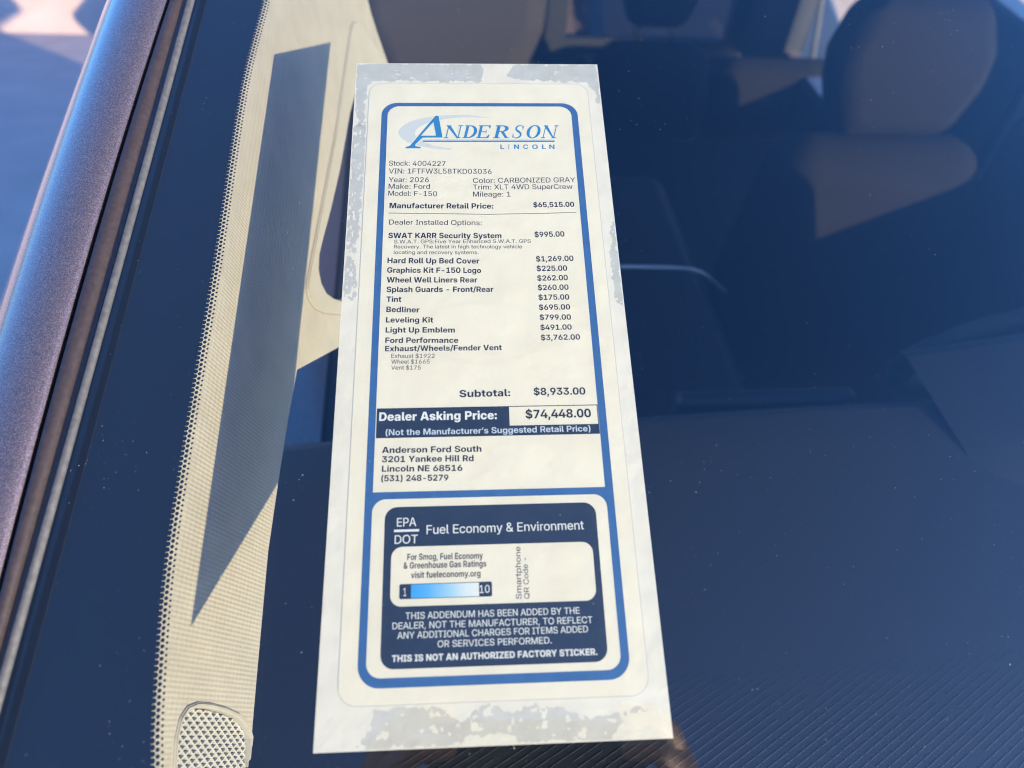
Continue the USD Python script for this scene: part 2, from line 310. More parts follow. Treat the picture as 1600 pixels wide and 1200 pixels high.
pt = part('pillar_trim', truck, bevelled(body, -0.004, 0.0, 0.0006, trim_world), trim_m)
ring = cover.difference(hole.buffer(0.0005))
part('grab_handle', pt, cat([slab(ring, -0.002, 0.0006, trim_world), slab(ring.buffer(-0.0008), 0.0006, 0.0012, trim_world)]), trim_smooth_m)
seam = cover.buffer(0.0007).difference(cover.buffer(-0.0001)); part('handle_seam', pt, sheet(seam, 0.0002, trim_world), mat('seam_shade', [0.30, 0.25, 0.20], 0.8))
rimr = gr.buffer(0.0022).difference(gr.buffer(0.0004)).intersection(trim.buffer(-0.0008))
part('grille_rim', pt, cat([slab(rimr, -0.004, 0.0006, trim_world), slab(rimr.buffer(-0.0005), 0.0006, 0.0011, trim_world)]), trim_smooth_m)
# diamond lattice
cells = []; c0 = trim_uv(330, 1150); pu, pv = 0.0054, 0.0030
b_ = gr.bounds
for i in range(-30, 31):
    for j in range(-40, 41):
        u = c0[0] + i*pu/2; v = c0[1] + (j + 0.5*(i % 2))*pv
        if b_[0]-.01 < u < b_[2]+.01 and b_[1]-.01 < v < b_[3]+.01:
            cells.append(Polygon([(u-pu*0.36, v), (u-pu*.05, v-pv*0.34), (u+pu*.05, v-pv*.34), (u+pu*0.36, v), (u+pu*.05, v+pv*0.34), (u-pu*.05, v+pv*.34)]))
part('speaker_grille', pt, slab(gr.difference(unary_union(cells)), -0.0035, -0.0015, trim_world), grille_m)
part('speaker_cavity', pt, sheet(gr.buffer(0.003), -0.0065, trim_world), mat('cavity_grey', [0.10, 0.10, 0.12], 0.7))

# ---- dashboard and cabin
def quad(*p):
    return trimesh.Trimesh(np.array(p, float), [[0, 1, 2], [0, 2, 3]], process=False)
DZ = 1.16
def dash_h(x, y): return DZ + 0.012*np.cos((x-0.45)*1.6) - 0.10*np.clip((y+0.05)/0.45, 0, 1)**2*0.3 + 0.25*np.clip(-y-0.03, 0, 1)
xs = np.linspace(-0.10, 1.16, 30); 
def dash_back(x): return 0.285 + 0.02*np.sin(x*3)
dashP = np.array([[[x, y, dash_h(x, y)] for y in np.r_[np.linspace(-0.26, dash_back(x)-0.015, 14)]] + [[x, dash_back(x)-0.004, dash_h(x, dash_back(x))-0.004], [x, dash_back(x), dash_h(x, dash_back(x))-0.016], [x, dash_back(x)-0.03, 0.85], [x, dash_back(x)-0.03, 0.5]] for x in xs])
g = grid(dashP); g.fix_normals(); 
if g.face_normals[5] @ [0, 0, 1] < 0: g.invert()
dash = part('dashboard', truck, g, dash_m, smooth=50)
# fine stitched ridges across the dash top
d0, d1 = at_z(1075, 1172, DZ), at_z(1337, 978, DZ); dr = (d1-d0)[:2]; dr /= np.linalg.norm(dr); dn = np.array([-dr[1], dr[0]])
rg = []
for k in range(-80, 130):
    o = d0[:2] + dn*k*0.0038
    for j in range(-70, 80):
        q = o + dr*j*0.0085
        if not (0.02 < q[0] < 0.62 and -0.10 < q[1] < 0.085): continue
        e = q + dr*0.0076; w = dn*0.00023
        fade = 1 - np.clip((q[1]+0.04)/0.125, 0, 1)
        if rng.random() < 0.04 or fade <= 0.02: continue
        pts = [q-w, e-w, e+w, q+w]; mid = [q, e]
        v = [[*p, dash_h(*p)+0.00005] for p in pts] + [[*p, dash_h(*p)+0.0001+0.00035*fade] for p in mid]
        rg.append(trimesh.Trimesh(v, [[0, 1, 5], [0, 5, 4], [2, 3, 4], [2, 4, 5], [1, 2, 5], [3, 0, 4]], process=False))
part('dash_ridges', dash, cat(rg), ridge_m, kind='stuff')
# instrument hood in front of the driver
c = at_z(1505, 700, DZ); hx0 = c[0]
H = []
for x in np.linspace(hx0, hx0+0.62, 24):
    tt = (x-hx0)/0.62; k = min(1, math.sin(math.pi*np.clip(tt, 0.0, 1))*1.3)**1.2 if 0 < tt < 1 else 0
    H.append([[x, 0.13, DZ-0.02], [x, 0.20, DZ+0.018*k], [x, 0.26, DZ+0.030*k], [x, 0.34, DZ+0.034*k], [x, 0.352, DZ+0.031*k-0.004], [x, 0.35, DZ-0.03]])
g = grid(np.array(H)); g.fix_normals(); part('instrument_hood', dash, g, dash_m, smooth=40)
# centre screen, seen on its back edge
a, b = at_y(1060, 640, 0.34), at_y(1340, 640, 0.34)
part('centre_screen', dash, rounded((a[0]+b[0])/2, 0.345, a[2]-0.05, b[0]-a[0], 0.02, 0.11, 0.008, rx(-8)), screen_m, smooth=40)
# steel trim line of the console
sp = [at_y(940, 417, .62), at_y(1000, 417, .63), at_y(1060, 419, .64), at_y(1090, 424, .65), at_y(1110, 436, .66), at_y(1132, 455, .68)]
part('console_trim', dash, tube(smooth_path(sp, 6), 0.0025), steelline_m, smooth=60)
part('console', truck, rounded(0.42, 0.85, 0.62, 0.26, 0.9, 0.25, 0.04), cabin_m, smooth=40)
# steering wheel
wc = np.array([0.80, 0.50, 1.0]); an = np.linspace(0, 2*np.pi, 48); Rw = rx(-62)
sw = part('steering_wheel', truck, cat([tube([wc + Rw @ np.array([0.185*math.cos(x), 0.185*math.sin(x), 0]) for x in an], 0.015), tube([wc + Rw @ np.array([-0.18, 0, 0]), wc + Rw @ np.array([0.18, 0, 0])], 0.02), tube([wc, wc + Rw @ np.array([0, -0.18, 0])], 0.02)]), cabin_m, smooth=60)
part('airbag_cover', sw, rounded(*wc, 0.16, 0.13, 0.05, 0.02, Rw), cabin_m, smooth=40)

def seat(cx, cy, top, w, hw, hh, fm, hm, tilt=-12, name='seat', gap=0.0, posts=steel_m, px=0.055, rest=True):
    R = rx(tilt); bh = 0.62
    bc = np.array([cx, cy, top-bh/2])
    lower = [(bc + R @ np.array([sx*w/2*0.9, 0, -bh/2]), 0.07) for sx in (-1, 1)]
    mid = [(bc + R @ np.array([sx*w/2*0.96, 0, 0.02]), 0.06) for sx in (-1, 1)]
    up = [(bc + R @ np.array([sx*w/2*0.62, 0, bh/2-0.09]), 0.085) for sx in (-1, 1)]
    s = part(name, truck, hull(*lower, *mid, *up), fm, smooth=True)
    part('seat_cushion', s, rounded(cx, cy-0.28, top-bh-0.02, w+0.06, 0.55, 0.16, 0.06), fm, smooth=50)
    if not rest: return s
    hc = bc + R @ np.array([0, -0.015, bh/2+gap+hh/2])
    part('headrest', s, hull(*[(hc + R @ np.array([sx*(hw/2*k-0.03), 0.01*abs(sz), sz*(hh-0.05)/2]), 0.052) for sx in (-1, 1) for sz, k in ((-0.72, 0.70), (-0.1, 0.84), (0.3, 0.86), (0.78, 0.74))]), hm, smooth=50)
    for sx in (-1, 1):
        part('headrest_post', s, tube([bc + R @ np.array([sx*px, 0, bh/2-0.02]), hc + R @ np.array([sx*px, 0, -hh*0.3])], 0.006), posts, smooth=60)
    return s
c = at_y(1478, 118, 1.06); seat(c[0]+0.005, 1.10, c[2]-0.15, 0.42, 0.30, 0.225, fabric_m, fabric_m)
c = at_y(690, 40, 1.06); seat(c[0]+0.02, 1.10, c[2]-0.13, 0.46, 0.30, 0.22, taupe_m, taupe_m)
c = at_y(1045, 62, 2.0); seat(c[0], 2.06, c[2]-0.055+.01, 0.30, 0.22, 0.18, fabric_m, fabric_m, tilt=-14, name='rear_seat', posts=brass_m, px=0.05, gap=0.04)
for dx in (-0.38, 0.40): seat(c[0]+dx, 2.06, c[2]-0.085, 0.42, 0.24, 0.16, fabric_m, fabric_m, tilt=-14, name='rear_seat', rest=False)
part('floor_pan', truck, bxm(-0.15, -0.2, 0.38, 1.26, 2.6, 0.42), cabin_m)
# roof, header, bulkhead, doors
hd = S([[x, 0.615, 0.002] for x in np.linspace(-0.14, 1.17, 12)])
rf = np.stack([hd + [0, -0.012, 0.004], hd + [0, 0.05, 0.03], hd*[1, 0, 1] + [0, 1.2, 0.06], hd*[1, 0, 1] + [0, 2.62, 0.03]], 1)
g = grid(rf); g.fix_normals(); part('roof', truck, cat([g, trimesh.Trimesh(g.vertices - [0, 0, 0.03], g.faces[:, ::-1], process=False)]), paint, smooth=50)
hd_z = float(hd[:, 2].mean())
part('bulkhead', truck, cat([bxm(-0.10, 2.58, 0.4, 1.28, 2.62, 0.47), bxm(-0.10, 2.58, 0.47, 0.56, 2.62, hd_z+.03), bxm(1.14, 2.58, 0.47, 1.28, 2.62, hd_z+.03), bxm(0.56, 2.58, 1.25, 1.14, 2.62, hd_z+.03)]), cabin_m)
part('rear_window', truck, bxm(0.562, 2.596, 0.472, 1.138, 2.602, 1.248), tint)
# passenger side door (left in the picture): panel below, glass above
def door(xo, y0, y1, sill, name='door'):
    d = part(name, truck, bxm(min(xo, xo+0.05), y0, 0.45, max(xo, xo+0.05), y1, sill), paint)
    s = 1 if xo > 0 else -1
    part('door_liner', d, bxm(xo-0.012 if s > 0 else xo+0.052, y0, 0.45, xo-0.002 if s > 0 else xo+0.062, y1, sill-0.01), cabin_m)
    part('door_glass', d, bxm(xo+0.022, max(y0+0.02, 0.48 if xo < 0 else 0), sill+0.002, xo+0.028, y1-0.02, hd_z-0.02), glass)
    return d
door(-0.10, 0.05, 1.20, 1.08); door(-0.10, 1.24, 2.55, 1.08)
door(1.20, 0.05, 1.20, 0.93); door(1.20, 1.24, 1.76, 1.06); rd = door(1.20, 1.76, 2.22, 0.60, 'rear_quarter'); part('corner_panel', rd, bxm(1.19, 2.22, 0.45, 1.25, 2.60, hd_z), cabin_m)
fy = [(0.05, 0.94), (0.575, 0.94), (0.55, 1.089), (0.515, 1.205), (0.555, 1.235), (0.60, 1.196), (0.626, 1.351), (0.665, 1.50), (0.68, hd_z), (0.50, hd_z-0.03), (0.05, 1.34)]
part('door_frame', truck, slab(Polygon(fy), 0, 0.02, lambda v: np.c_[1.205 + v[:, 2], v[:, 0], v[:, 1]]), cabin_m)
for xo in (-0.10, 1.20): part('door_pillar', truck, bxm(xo-0.002, 1.19, 0.45, xo+0.052, 1.25, hd_z+0.02), cabin_m)
# driver side windshield pillar
pa, pb = S([[1.17, -0.26, -0.01]])[0], S([[1.17, 0.62, -0.01]])[0]
part('roof_pillar', truck, hull((pa, .035), (pb, .035)), cabin_m, smooth=50)
# three light ribs of the belt guide beside the rear door
for k, (x0, x1) in enumerate([(1248, 1213), (1264, 1236), (1282, 1262)]):
    q0, q1 = at_y(x0+8, -40, 2.3), at_y(x1, 140, 2.3)
    part('belt_guide', truck, tube([q0, q1], 0.008), greytrim_m, smooth=60)
q0, q1 = at_y(1600, 210, 1.2), at_y(1572, 325, 1.2)
part('seat_belt', truck, bxm(q0[0]-.03, 1.2, q1[2], q0[0]+.012, 1.22, q0[2]+.25), greytrim_m)
# hood, cowl and front fenders
HX = np.linspace(-0.42, 1.38, 16); HY = np.linspace(-1.45, -0.27, 12)
g = grid(np.array([[[x, y, 1.20 - 0.10*((x-.48)/0.9)**4 - 0.16*np.clip((-0.5-y)/0.95, 0, 1)**2] for y in HY] for x in HX])); g.fix_normals()
if g.face_normals.mean(0)[2] < 0: g.invert()
part('hood', truck, g, paint, smooth=50)
part('cowl', truck, bxm(-0.3, -0.32, 1.10, 1.26, -0.22, 1.185), cabin_m)
for xo in (-0.44, 1.36): part('fender', truck, bxm(xo, -1.45, 0.45, xo+0.04, 0.05, 1.095), paint)
for xo in (-0.40, 1.10):
    for yo in (-0.85,):
        w = trimesh.creation.cylinder(0.40, 0.26, sections=32); w.apply_transform(trimesh.transformations.rotation_matrix(math.pi/2, [0, 1, 0])); w.apply_translation([xo+0.13, yo, 0.40])
        part('wheel', truck, w, mat(f'tyre_rubber_{int(abs(xo)*100)}', [0.02, 0.02, 0.02], 0.8), smooth=40)

# ================================================================ THE PRICE STICKER
HM = None
def homography(src, dst):
    A = []
    for (x, y), (u, v) in zip(src, dst): A += [[x, y, 1, 0, 0, 0, -u*x, -u*y, -u], [0, 0, 0, x, y, 1, -v*x, -v*y, -v]]
    return np.linalg.svd(np.array(A, float))[2][-1].reshape(3, 3)
SW, SH = 0.108, 0.2775
def SF(p): return S(p, False)
HI = homography([(557, 96), (934, 98), (1053, 1153), (488, 1178)], [(0, SH), (SW, SH), (SW, 0), (0, 0)])
def im(x, y): q = HI @ [x, y, 1]; return q[:2]/q[2]
def zoom(ox, oy, s): return lambda x, y: im(ox + x/s, oy + y/s)
Z1, Z2, Z3, Z5, Z6 = zoom(530, 80, 3.721), zoom(530, 330, 3.721), zoom(530, 580, 3.721), zoom(590, 770, 4.286), zoom(600, 170, 5.333)
PL0, PL1, PL2, PL3 = -0.000875, -0.000855, -0.000840, -0.00082
st = thing('price_sticker', SF([[SW/2, 0, -0.001]])[0], 'tall white printed price sheet with blue border behind the windshield', 'price sticker')
def paper(poly, z0, z1, b, step):
    """a paper sheet with a chamfered edge"""
    return cat([slab(poly, z0, z1-b, SF), slab(poly.buffer(-b*1.2), z1-b, z1-b*.4, SF), slab(poly.buffer(-b*2.4), z1-b*.4, z1, SF)])
part('backing_sheet', st, slab(sbox(0, 0, SW, SH), -0.00125, -0.00095, SF), backing_m)
lab = rrect(0.0063, 0.0125, 0.1022, 0.2654, 0.0058)
part('kiss_cut', st, sheet(lab.buffer(0.00026).difference(lab.buffer(-0.0001)), -0.00094, SF), mat('cut_shade', [0.50, 0.475, 0.455], 0.7))
part('label_sheet', st, paper(lab, -0.00094, PL0, 0.00003, 0), label_m)
# torn adhesive residue on the backing
def blotch(pxs, z, m, scale=500, amp=0.0016, holes=0.66, hscale=900, seed=1, name='adhesive_residue', stretch=(1, 1)):
    poly = Polygon([im(*q) for q in pxs]).intersection(sbox(0.0004, 0.0004, SW-0.0004, SH-0.0004))
    x0, y0, x1, y1 = poly.bounds; cs = 0.00022
    X, Y = np.meshgrid(np.arange(x0-.001, x1+.001, cs), np.arange(y0-.001, y1+.001, cs)); pts = np.stack([X, Y, X*0], -1)
    dx = (meshkit.fbm(pts*scale, 4, seed)-.5)*2*amp; dy = (meshkit.fbm(pts*scale, 4, seed+9)-.5)*2*amp
    on = shapely.contains_xy(poly, X+dx, Y+dy)
    hn = meshkit.fbm(pts*np.array([hscale*stretch[0], hscale*stretch[1], 1]), 3, seed+20); big = meshkit.fbm(pts*160, 2, seed+30)
    on &= hn + 0.25*(big-.5) < holes
    on &= shapely.contains_xy(sbox(0.0003, 0.0003, SW-0.0003, SH-0.0003), X, Y) & ~shapely.contains_xy(lab.buffer(0.0006), X, Y)
    on = np.pad(on, 1).astype(np.int8); rr, ss = np.nonzero(np.diff(on, axis=1) == 1); ee = np.nonzero(np.diff(on, axis=1) == -1)[1]
    bx = [sbox(x0-.001+(a-1+.5)*cs, y0-.001+(r-1-.5)*cs, x0-.001+(b-1+.5)*cs, y0-.001+(r-1+.5)*cs+1e-9) for r, a, b in zip(rr, ss, ee)]
    sh = unary_union(bx).buffer(cs*.45).buffer(-cs*.45).simplify(cs*.45)
    part(name, st, sheet(sh, z, SF), m)
RZ = -0.000938
blotch([(556, 94), (752, 95), (757, 110), (752, 124), (700, 126), (640, 124), (585, 124), (574, 132), (570, 160), (566, 200), (560, 200), (553, 150)], RZ, residue_m, seed=3, holes=0.80, stretch=(.5, 1.4))
blotch([(803, 100), (815, 96), (936, 96), (946, 165), (936, 160), (926, 135), (915, 127), (860, 124), (812, 122), (790, 116)], RZ, residue_m, seed=5, holes=0.80, stretch=(.5, 1.4))
blotch([(553, 195), (574, 190), (570, 260), (563, 330), (556, 400), (557, 460), (548, 470), (538, 462), (536, 420), (543, 330), (548, 250)], RZ, residue_m, seed=8, holes=0.66, amp=0.0022, stretch=(1.3, .6))
blotch([(956, 345), (966, 340), (976, 440), (976, 475), (962, 470), (955, 410)], RZ, residue_m, seed=12, holes=0.72, amp=0.0015)
blotch([(556, 1176), (572, 1150), (580, 1128), (584, 1112), (612, 1108), (640, 1102), (688, 1104), (704, 1118), (720, 1128), (735, 1118), (745, 1105), (775, 1104), (800, 1110), (838, 1102), (870, 1104), (892, 1112), (940, 1122), (968, 1112), (1012, 1104), (985, 1122), (968, 1140), (958, 1156), (812, 1163), (806, 1146), (740, 1148), (715, 1166), (660, 1172), (600, 1176)], RZ, residue2_m, seed=17, holes=0.66, amp=0.0020, scale=420, hscale=420)

# printed shapes
def geo(name, poly, z, m, label=None): return part(name, st, sheet(poly, z, SF), m, label=label)
outer = rrect(0.0120, 0.0172, 0.0969, 0.2541, 0.0068)
inner_top = rrect(0.0146, 0.0794, 0.0941, 0.2522, 0.0052).union(sbox(0.0146, 0.0794, 0.0941, 0.10))
inner_bot = rrect(0.0146, 0.0201, 0.0942, 0.0769, 0.0045)
geo('blue_border', outer.difference(inner_top).difference(inner_bot), PL1, blue_m)
dk = rrect(0.0189, 0.0226, 0.0902, 0.0741, 0.0042); wp = rrect(0.0214, 0.0414, 0.0881, 0.0606, 0.0036)
geo('rating_panel', dk.difference(wp), PL1, navy_m)
bandp = sbox(0.0149, 0.0990, 0.0940, 0.1103).difference(sbox(0.0620, 0.1028, 0.0937, 0.1100))
geo('asking_price_band', bandp, PL1, navy_m)

FONT = glob.glob('/opt/blender-*/*/datafiles/fonts/Inter.woff2')[0]
cache = {}
def glyphs(text, weight):
    """outline of a line of lettering: capitals 1 high, ink starting at x = 0"""
    if (text, weight) in cache: return cache[(text, weight)]
    f = ImageFont.truetype(FONT, 110); f.set_variation_by_axes([24, min(900, weight*1.12)])
    x0, y0, x1, y1 = f.getbbox(text, anchor='ls'); im_ = Image.new('L', (x1-x0+8, y1-y0+8))
    ImageDraw.Draw(im_).text((4-x0, 4-y0), text, 255, f, anchor='ls')
    on = np.pad(np.asarray(im_) > 127, ((0, 0), (1, 1))).astype(np.int8)
    rows, starts = np.nonzero(np.diff(on, axis=1) == 1); ends = np.nonzero(np.diff(on, axis=1) == -1)[1]
    sh = unary_union([sbox(a, -r-1, b, -r) for r, a, b in zip(rows, starts, ends)]).buffer(.6).buffer(-.6).simplify(.75)
    s = 1/80.0
    sh = affinity.affine_transform(sh, [s, 0, 0, s, 0, (4-y0)*s]); sh = affinity.translate(sh, -sh.bounds[0], 0)
    cache[(text, weight)] = sh; return sh
def line(text, Z, x0, y0, x1, y1, h, weight=400, m=None, z=PL1, name='text_line', center_h=False):
    sh = glyphs(text, weight); w = sh.bounds[2]; a, b = Z(x0, y0), Z(x1, y1); hv = np.linalg.norm(Z((x0+x1)/2, (y0+y1)/2-h) - Z((x0+x1)/2, (y0+y1)/2))
    e = (b-a)/w; n = np.array([-e[1], e[0]])/np.linalg.norm(e)*hv
    part(name, st, sheet(affinity.affine_transform(sh, [e[0], n[0], e[1], n[1], a[0], a[1]]), z, SF), m or ink_m)
T = 'text_line'
for t_, c in [('Stock: 4004227', (288, 658, 619, 660)), ('VIN: 1FTFW3L58TKD03036', (288, 703, 888, 706)), ('Year: 2026', (287, 754, 521, 754)), ('Make: Ford', (286, 793, 528, 793)), ('Model: F-150', (284, 833, 569, 836)),
              ('Color: CARBONIZED GRAY', (779, 759, 1376, 754)), ('Trim: XLT 4WD SuperCrew', (779, 797, 1360, 793)), ('Mileage: 1', (779, 838, 998, 838)), ('Dealer Installed Options:', (289, 1001, 830, 1005))]:
    line(t_, Z1, *c, 29, 400)
line('Manufacturer Retail Price:', Z1, 291, 906, 897, 908, 31, 700); line('$65,515.00', Z1, 1131, 900, 1370, 897, 29, 700, name='price_text')
geo('rule_line', LineString([Z1(288, 934), Z1(600, 938), Z1(868, 941), Z1(1120, 937), Z1(1377, 930)]).buffer(0.00013), PL1, ink_m)
line('SWAT KARR Security System', Z2, 284, 150, 945, 150, 31, 700)
for t_, c in [('S.W.A.T. GPS:Five Year Enhanced S.W.A.T. GPS', (318, 181, 1116, 177)), ('Recovery. The latest in high technology vehicle', (317, 210, 1066, 209)), ('locating and recovery systems.', (316, 243, 811, 243))]: line(t_, Z2, *c, 21, 400)
for t_, c in [('Hard Roll Up Bed Cover', (279, 296, 816, 298)), ('Graphics Kit F-150 Logo', (277, 352, 826, 353)), ('Wheel Well Liners Rear', (275, 409, 804, 408)), ('Splash Guards - Front/Rear', (274, 465, 898, 463)), ('Tint', (273, 522, 360, 522)), ('Bedliner', (272, 581, 466, 583)),
              ('Leveling Kit', (270, 642, 546, 642)), ('Light Up Emblem', (268, 701, 673, 700)), ('Ford Performance', (266, 761, 693, 760)), ('Exhaust/Wheels/Fender Vent', (265, 810, 947, 802))]: line(t_, Z2, *c, 32, 680)
for t_, c in [('Exhaust $1922', (301, 848, 555, 848)), ('Wheel $1665', (301, 882, 526, 881)), ('Vent $175', (301, 917, 474, 916))]: line(t_, Z2, *c, 24, 400)
for t_, c in [('$995.00', (1139, 144, 1313, 140)), ('$1,269.00', (1147, 286, 1366, 282)), ('$225.00', (1151, 342, 1329, 339)), ('$262.00', (1154, 398, 1333, 394)), ('$260.00', (1157, 453, 1337, 450)), ('$175.00', (1161, 510, 1341, 507)), ('$695.00', (1164, 568, 1346, 565)),
              ('$799.00', (1168, 626, 1351, 624)), ('$491.00', (1172, 685, 1355, 682)), ('$3,762.00', (1175, 744, 1404, 740))]: line(t_, Z2, *c, 31, 640, name='price_text')
line('Subtotal:', Z3, 700, 147, 996, 140, 42, 700); line('$8,933.00', Z3, 1133, 134, 1435, 130, 42, 680, name='price_text')
line('Dealer Asking Price:', Z3, 230, 286, 918, 274, 50, 720, white_m, PL2); line('$74,448.00', Z3, 1086, 270, 1468, 262, 50, 700, name='price_text')
line('(Not the Manufacturer\u2019s Suggested Retail Price)', Z3, 268, 370, 1464, 344, 35, 560, palegrey_m, PL2)
for t_, c in [('Anderson Ford South', (247, 473, 828, 464)), ('3201 Yankee Hill Rd', (246, 527, 782, 519)), ('Lincoln NE 68516', (246, 582, 717, 576)), ('(531) 248-5279', (242, 638, 635, 633))]: line(t_, Z3, *c, 36, 680)
line('EPA', Z5, 128, 224, 257, 219, 58, 420, white_m, PL2); line('DOT', Z5, 112, 340, 268, 335, 58, 420, white_m, PL2)
geo('rule_line', LineString([Z5(108, 253), Z5(277, 248)]).buffer(0.00040, cap_style=2), PL2, white_m)
line('Fuel Economy & Environment', Z5, 327, 274, 1385, 240, 60, 400, white_m, PL2)
for t_, c in [('For Smog, Fuel Economy', (197, 449, 706, 438)), ('& Greenhouse Gas Ratings', (172, 507, 729, 491)), ('visit fueleconomy.org', (222, 570, 690, 557))]: line(t_, Z5, *c, 43, 640)
q = [Z5(145, 612), Z5(767, 590), Z5(767, 688), Z5(142, 715)]; xs_ = [a[0] for a in q]; ys_ = [a[1] for a in q]
bx0, bx1, by0, by1 = (xs_[0]+xs_[3])/2, (xs_[1]+xs_[2])/2, (ys_[2]+ys_[3])/2, (ys_[0]+ys_[1])/2
gx0, gx1 = Z5(222, 660)[0], Z5(680, 645)[0]
cell_ = sbox(gx0, by0+0.0002, gx1, by1-0.0002)
geo('rating_bar', rrect(bx0, by0, bx1, by1, 0.0006).difference(cell_), PL1, navy_m)
gA, gB = SF([[gx0, 0, 0]])[0], SF([[gx1, 0, 0]])[0]; gd = (gB-gA)/np.dot(gB-gA, gB-gA)
grad_m = usdkit.material(stage, L+'gradient_print', {'g': ('geometry', {}), 'd': ('vector_math', {'math_type': 'dot_product', 'vector2': v3(gd)}), 's': ('math', {'math_type': 'subtract', 'value2': float(gA @ gd)}),
    'r': ('rgb_ramp', {'ramp': [(0, (0.045, 0.33, 0.74)), (0.25, (0.10, 0.40, 0.74)), (0.55, (0.33, 0.57, 0.74)), (0.8, (0.66, 0.72, 0.72)), (1, (0.78, 0.765, 0.71))]}), 'p': ('principled_bsdf', {'roughness': 0.6})},
    [('g.position', 'd.vector1'), ('d.value', 's.value1'), ('s.value', 'r.fac'), ('r.color', 'p.base_color')], surface='p.BSDF')
geo('rating_gradient', cell_, PL1, grad_m)
line('1', Z5, 172, 691, 190, 690, 55, 420, white_m, PL2); line('10', Z5, 684, 669, 752, 666, 52, 420, white_m, PL2)
def upline(text, Z, xb, y0, xt, y1, capx, weight):
    sh = glyphs(text, weight); w = sh.bounds[2]; a, b = Z(xb, y0), Z(xt, y1); e = (b-a)/w; n = np.array([-e[1], e[0]])/np.linalg.norm(e)*np.linalg.norm(Z(xb, y0)-Z(xb-capx, y0))
    part(T, st, sheet(affinity.affine_transform(sh, [e[0], n[0], e[1], n[1], a[0], a[1]]), PL1, SF), ink_m)
upline('Smartphone', Z5, 966, 708, 957, 357, 38, 400); upline('QR Code -', Z5, 1020, 706, 1004, 430, 36, 400)
for t_, c in [('THIS ADDENDUM HAS BEEN ADDED BY THE', (185, 846, 1357, 806)), ('DEALER, NOT THE MANUFACTURER, TO REFLECT', (97, 914, 1443, 868)), ('ANY ADDITIONAL CHARGES FOR ITEMS ADDED', (130, 978, 1413, 930)), ('OR SERVICES PERFORMED.', (401, 1034, 1168, 1006))]: line(t_, Z5, *c, 45, 400, white_m, PL2)
line('THIS IS NOT AN AUTHORIZED FACTORY STICKER.', Z5, 93, 1134, 1475, 1083, 45, 700, white_m, PL2)

# dealer logo, drawn in the zoomed photograph's units (x right, y down) and laid on the label
def lay(poly): return shapely.transform(poly, lambda c: np.array([Z6(x, y) for x, y in c]))
bigA = Polygon([(428, 48), (456, 48), (489, 229), (322, 229), (262, 285), (262, 300), (305, 308), (305, 318), (178, 318), (180, 308), (215, 298)], [[(413, 98), (434, 213), (308, 213)]])
serif = []
def let(kind, x0, x1, yb, yt):
    """one heavy-and-fine italic serif capital in the box"""
    h = yb-yt; sl = 0.24
    def P(u, v): return (x0 + u*(x1-x0-sl*h) + sl*h*v, yb - v*h)      # u across, v up
    W = (x1-x0-sl*h)
    def stem(u, w, v0=0, v1=1, ser=True):
        a = w/2
        s = [Polygon([P(u-a, v0), P(u+a, v0), P(u+a, v1), P(u-a, v1)])]
        if ser:
            for v in ((0, .07), (1-.07, 1)): s.append(Polygon([P(u-a-.11, v[0]), P(u+a+.11, v[0]), P(u+a+.11, v[1]), P(u-a-.11, v[1])]))
        return s
    def bar(u0, u1, v, w=.07): return [Polygon([P(u0, v-w/2), P(u1, v-w/2), P(u1, v+w/2), P(u0, v+w/2)])]
    def ell(cu, cv, a, b, n=40): return Polygon([P(cu+a*math.cos(t), cv+b*math.sin(t)) for t in np.linspace(0, 2*np.pi, n, endpoint=False)])
    half = lambda v0, v1, u0: Polygon([P(u0, v0), P(2, v0), P(2, v1), P(u0, v1)])
    if kind == 'N': s = stem(.17, .06) + stem(.87, .06) + [Polygon([P(.02, 1), P(.26, 1), P(.90, 0), P(.80, 0)])]
    if kind == 'D': s = stem(.22, .2) + [ell(.42, .5, .58, .5).difference(ell(.38, .5, .38, .43)).intersection(half(0, 1, .22))] + bar(.1, .45, .035) + bar(.1, .45, .965)
    if kind == 'E': s = stem(.24, .2) + bar(.1, .95, .035) + bar(.1, .92, .965) + bar(.25, .68, .5) + [Polygon([P(.95, 0), P(1.0, .27), P(.94, .27), P(.75, .05), P(.75, 0)]), Polygon([P(.93, 1), P(.93, .75), P(.88, .75), P(.75, .95), P(.75, 1)]), Polygon([P(.66, .36), P(.71, .36), P(.71, .64), P(.66, .64)])]
    if kind == 'R': s = stem(.24, .2) + [ell(.45, .735, .42, .265).difference(ell(.42, .735, .24, .195)).intersection(half(0, 1.1, .22))] + [Polygon([P(.42, .5), P(.62, .5), P(.92, .06), P(1.02, .06), P(1.02, 0), P(.78, 0)])]
    if kind == 'O': s = [ell(.5, .5, .52, .52).difference(ell(.5, .5, .29, .45))]
    if kind == 'S':
        c = smooth_path([(.90, .78), (.74, .95), (.45, .965), (.24, .82), (.30, .64), (.55, .51), (.78, .36), (.80, .16), (.56, .03), (.26, .05), (.08, .24)], 8)
        wd = np.interp(np.linspace(0, 1, len(c)), [0, .15, .32, .5, .68, .85, 1], [.04, .05, .1, .14, .1, .05, .04])
        s = [LineString([P(*c[i]), P(*c[i+1])]).buffer(wd[i]*W*.75) for i in range(len(c)-1)] + [Polygon([P(.88, .97), P(.95, .97), P(.93, .66), P(.87, .66)]), Polygon([P(.03, .03), P(.10, .03), P(.12, .36), P(.06, .36)])]
    return unary_union(s)
for k, x0, x1 in [('N', 492, 662), ('D', 652, 790), ('E', 764, 902), ('R', 904, 1066), ('S', 1064, 1176), ('O', 1182, 1318), ('N', 1306, 1458)]:
    serif.append(let(k, x0, x1, 233, 126))
word = unary_union(serif); halo = word.union(bigA).buffer(7)
part('logo_initial', st, sheet(lay(bigA), PL2, SF), logo_m)
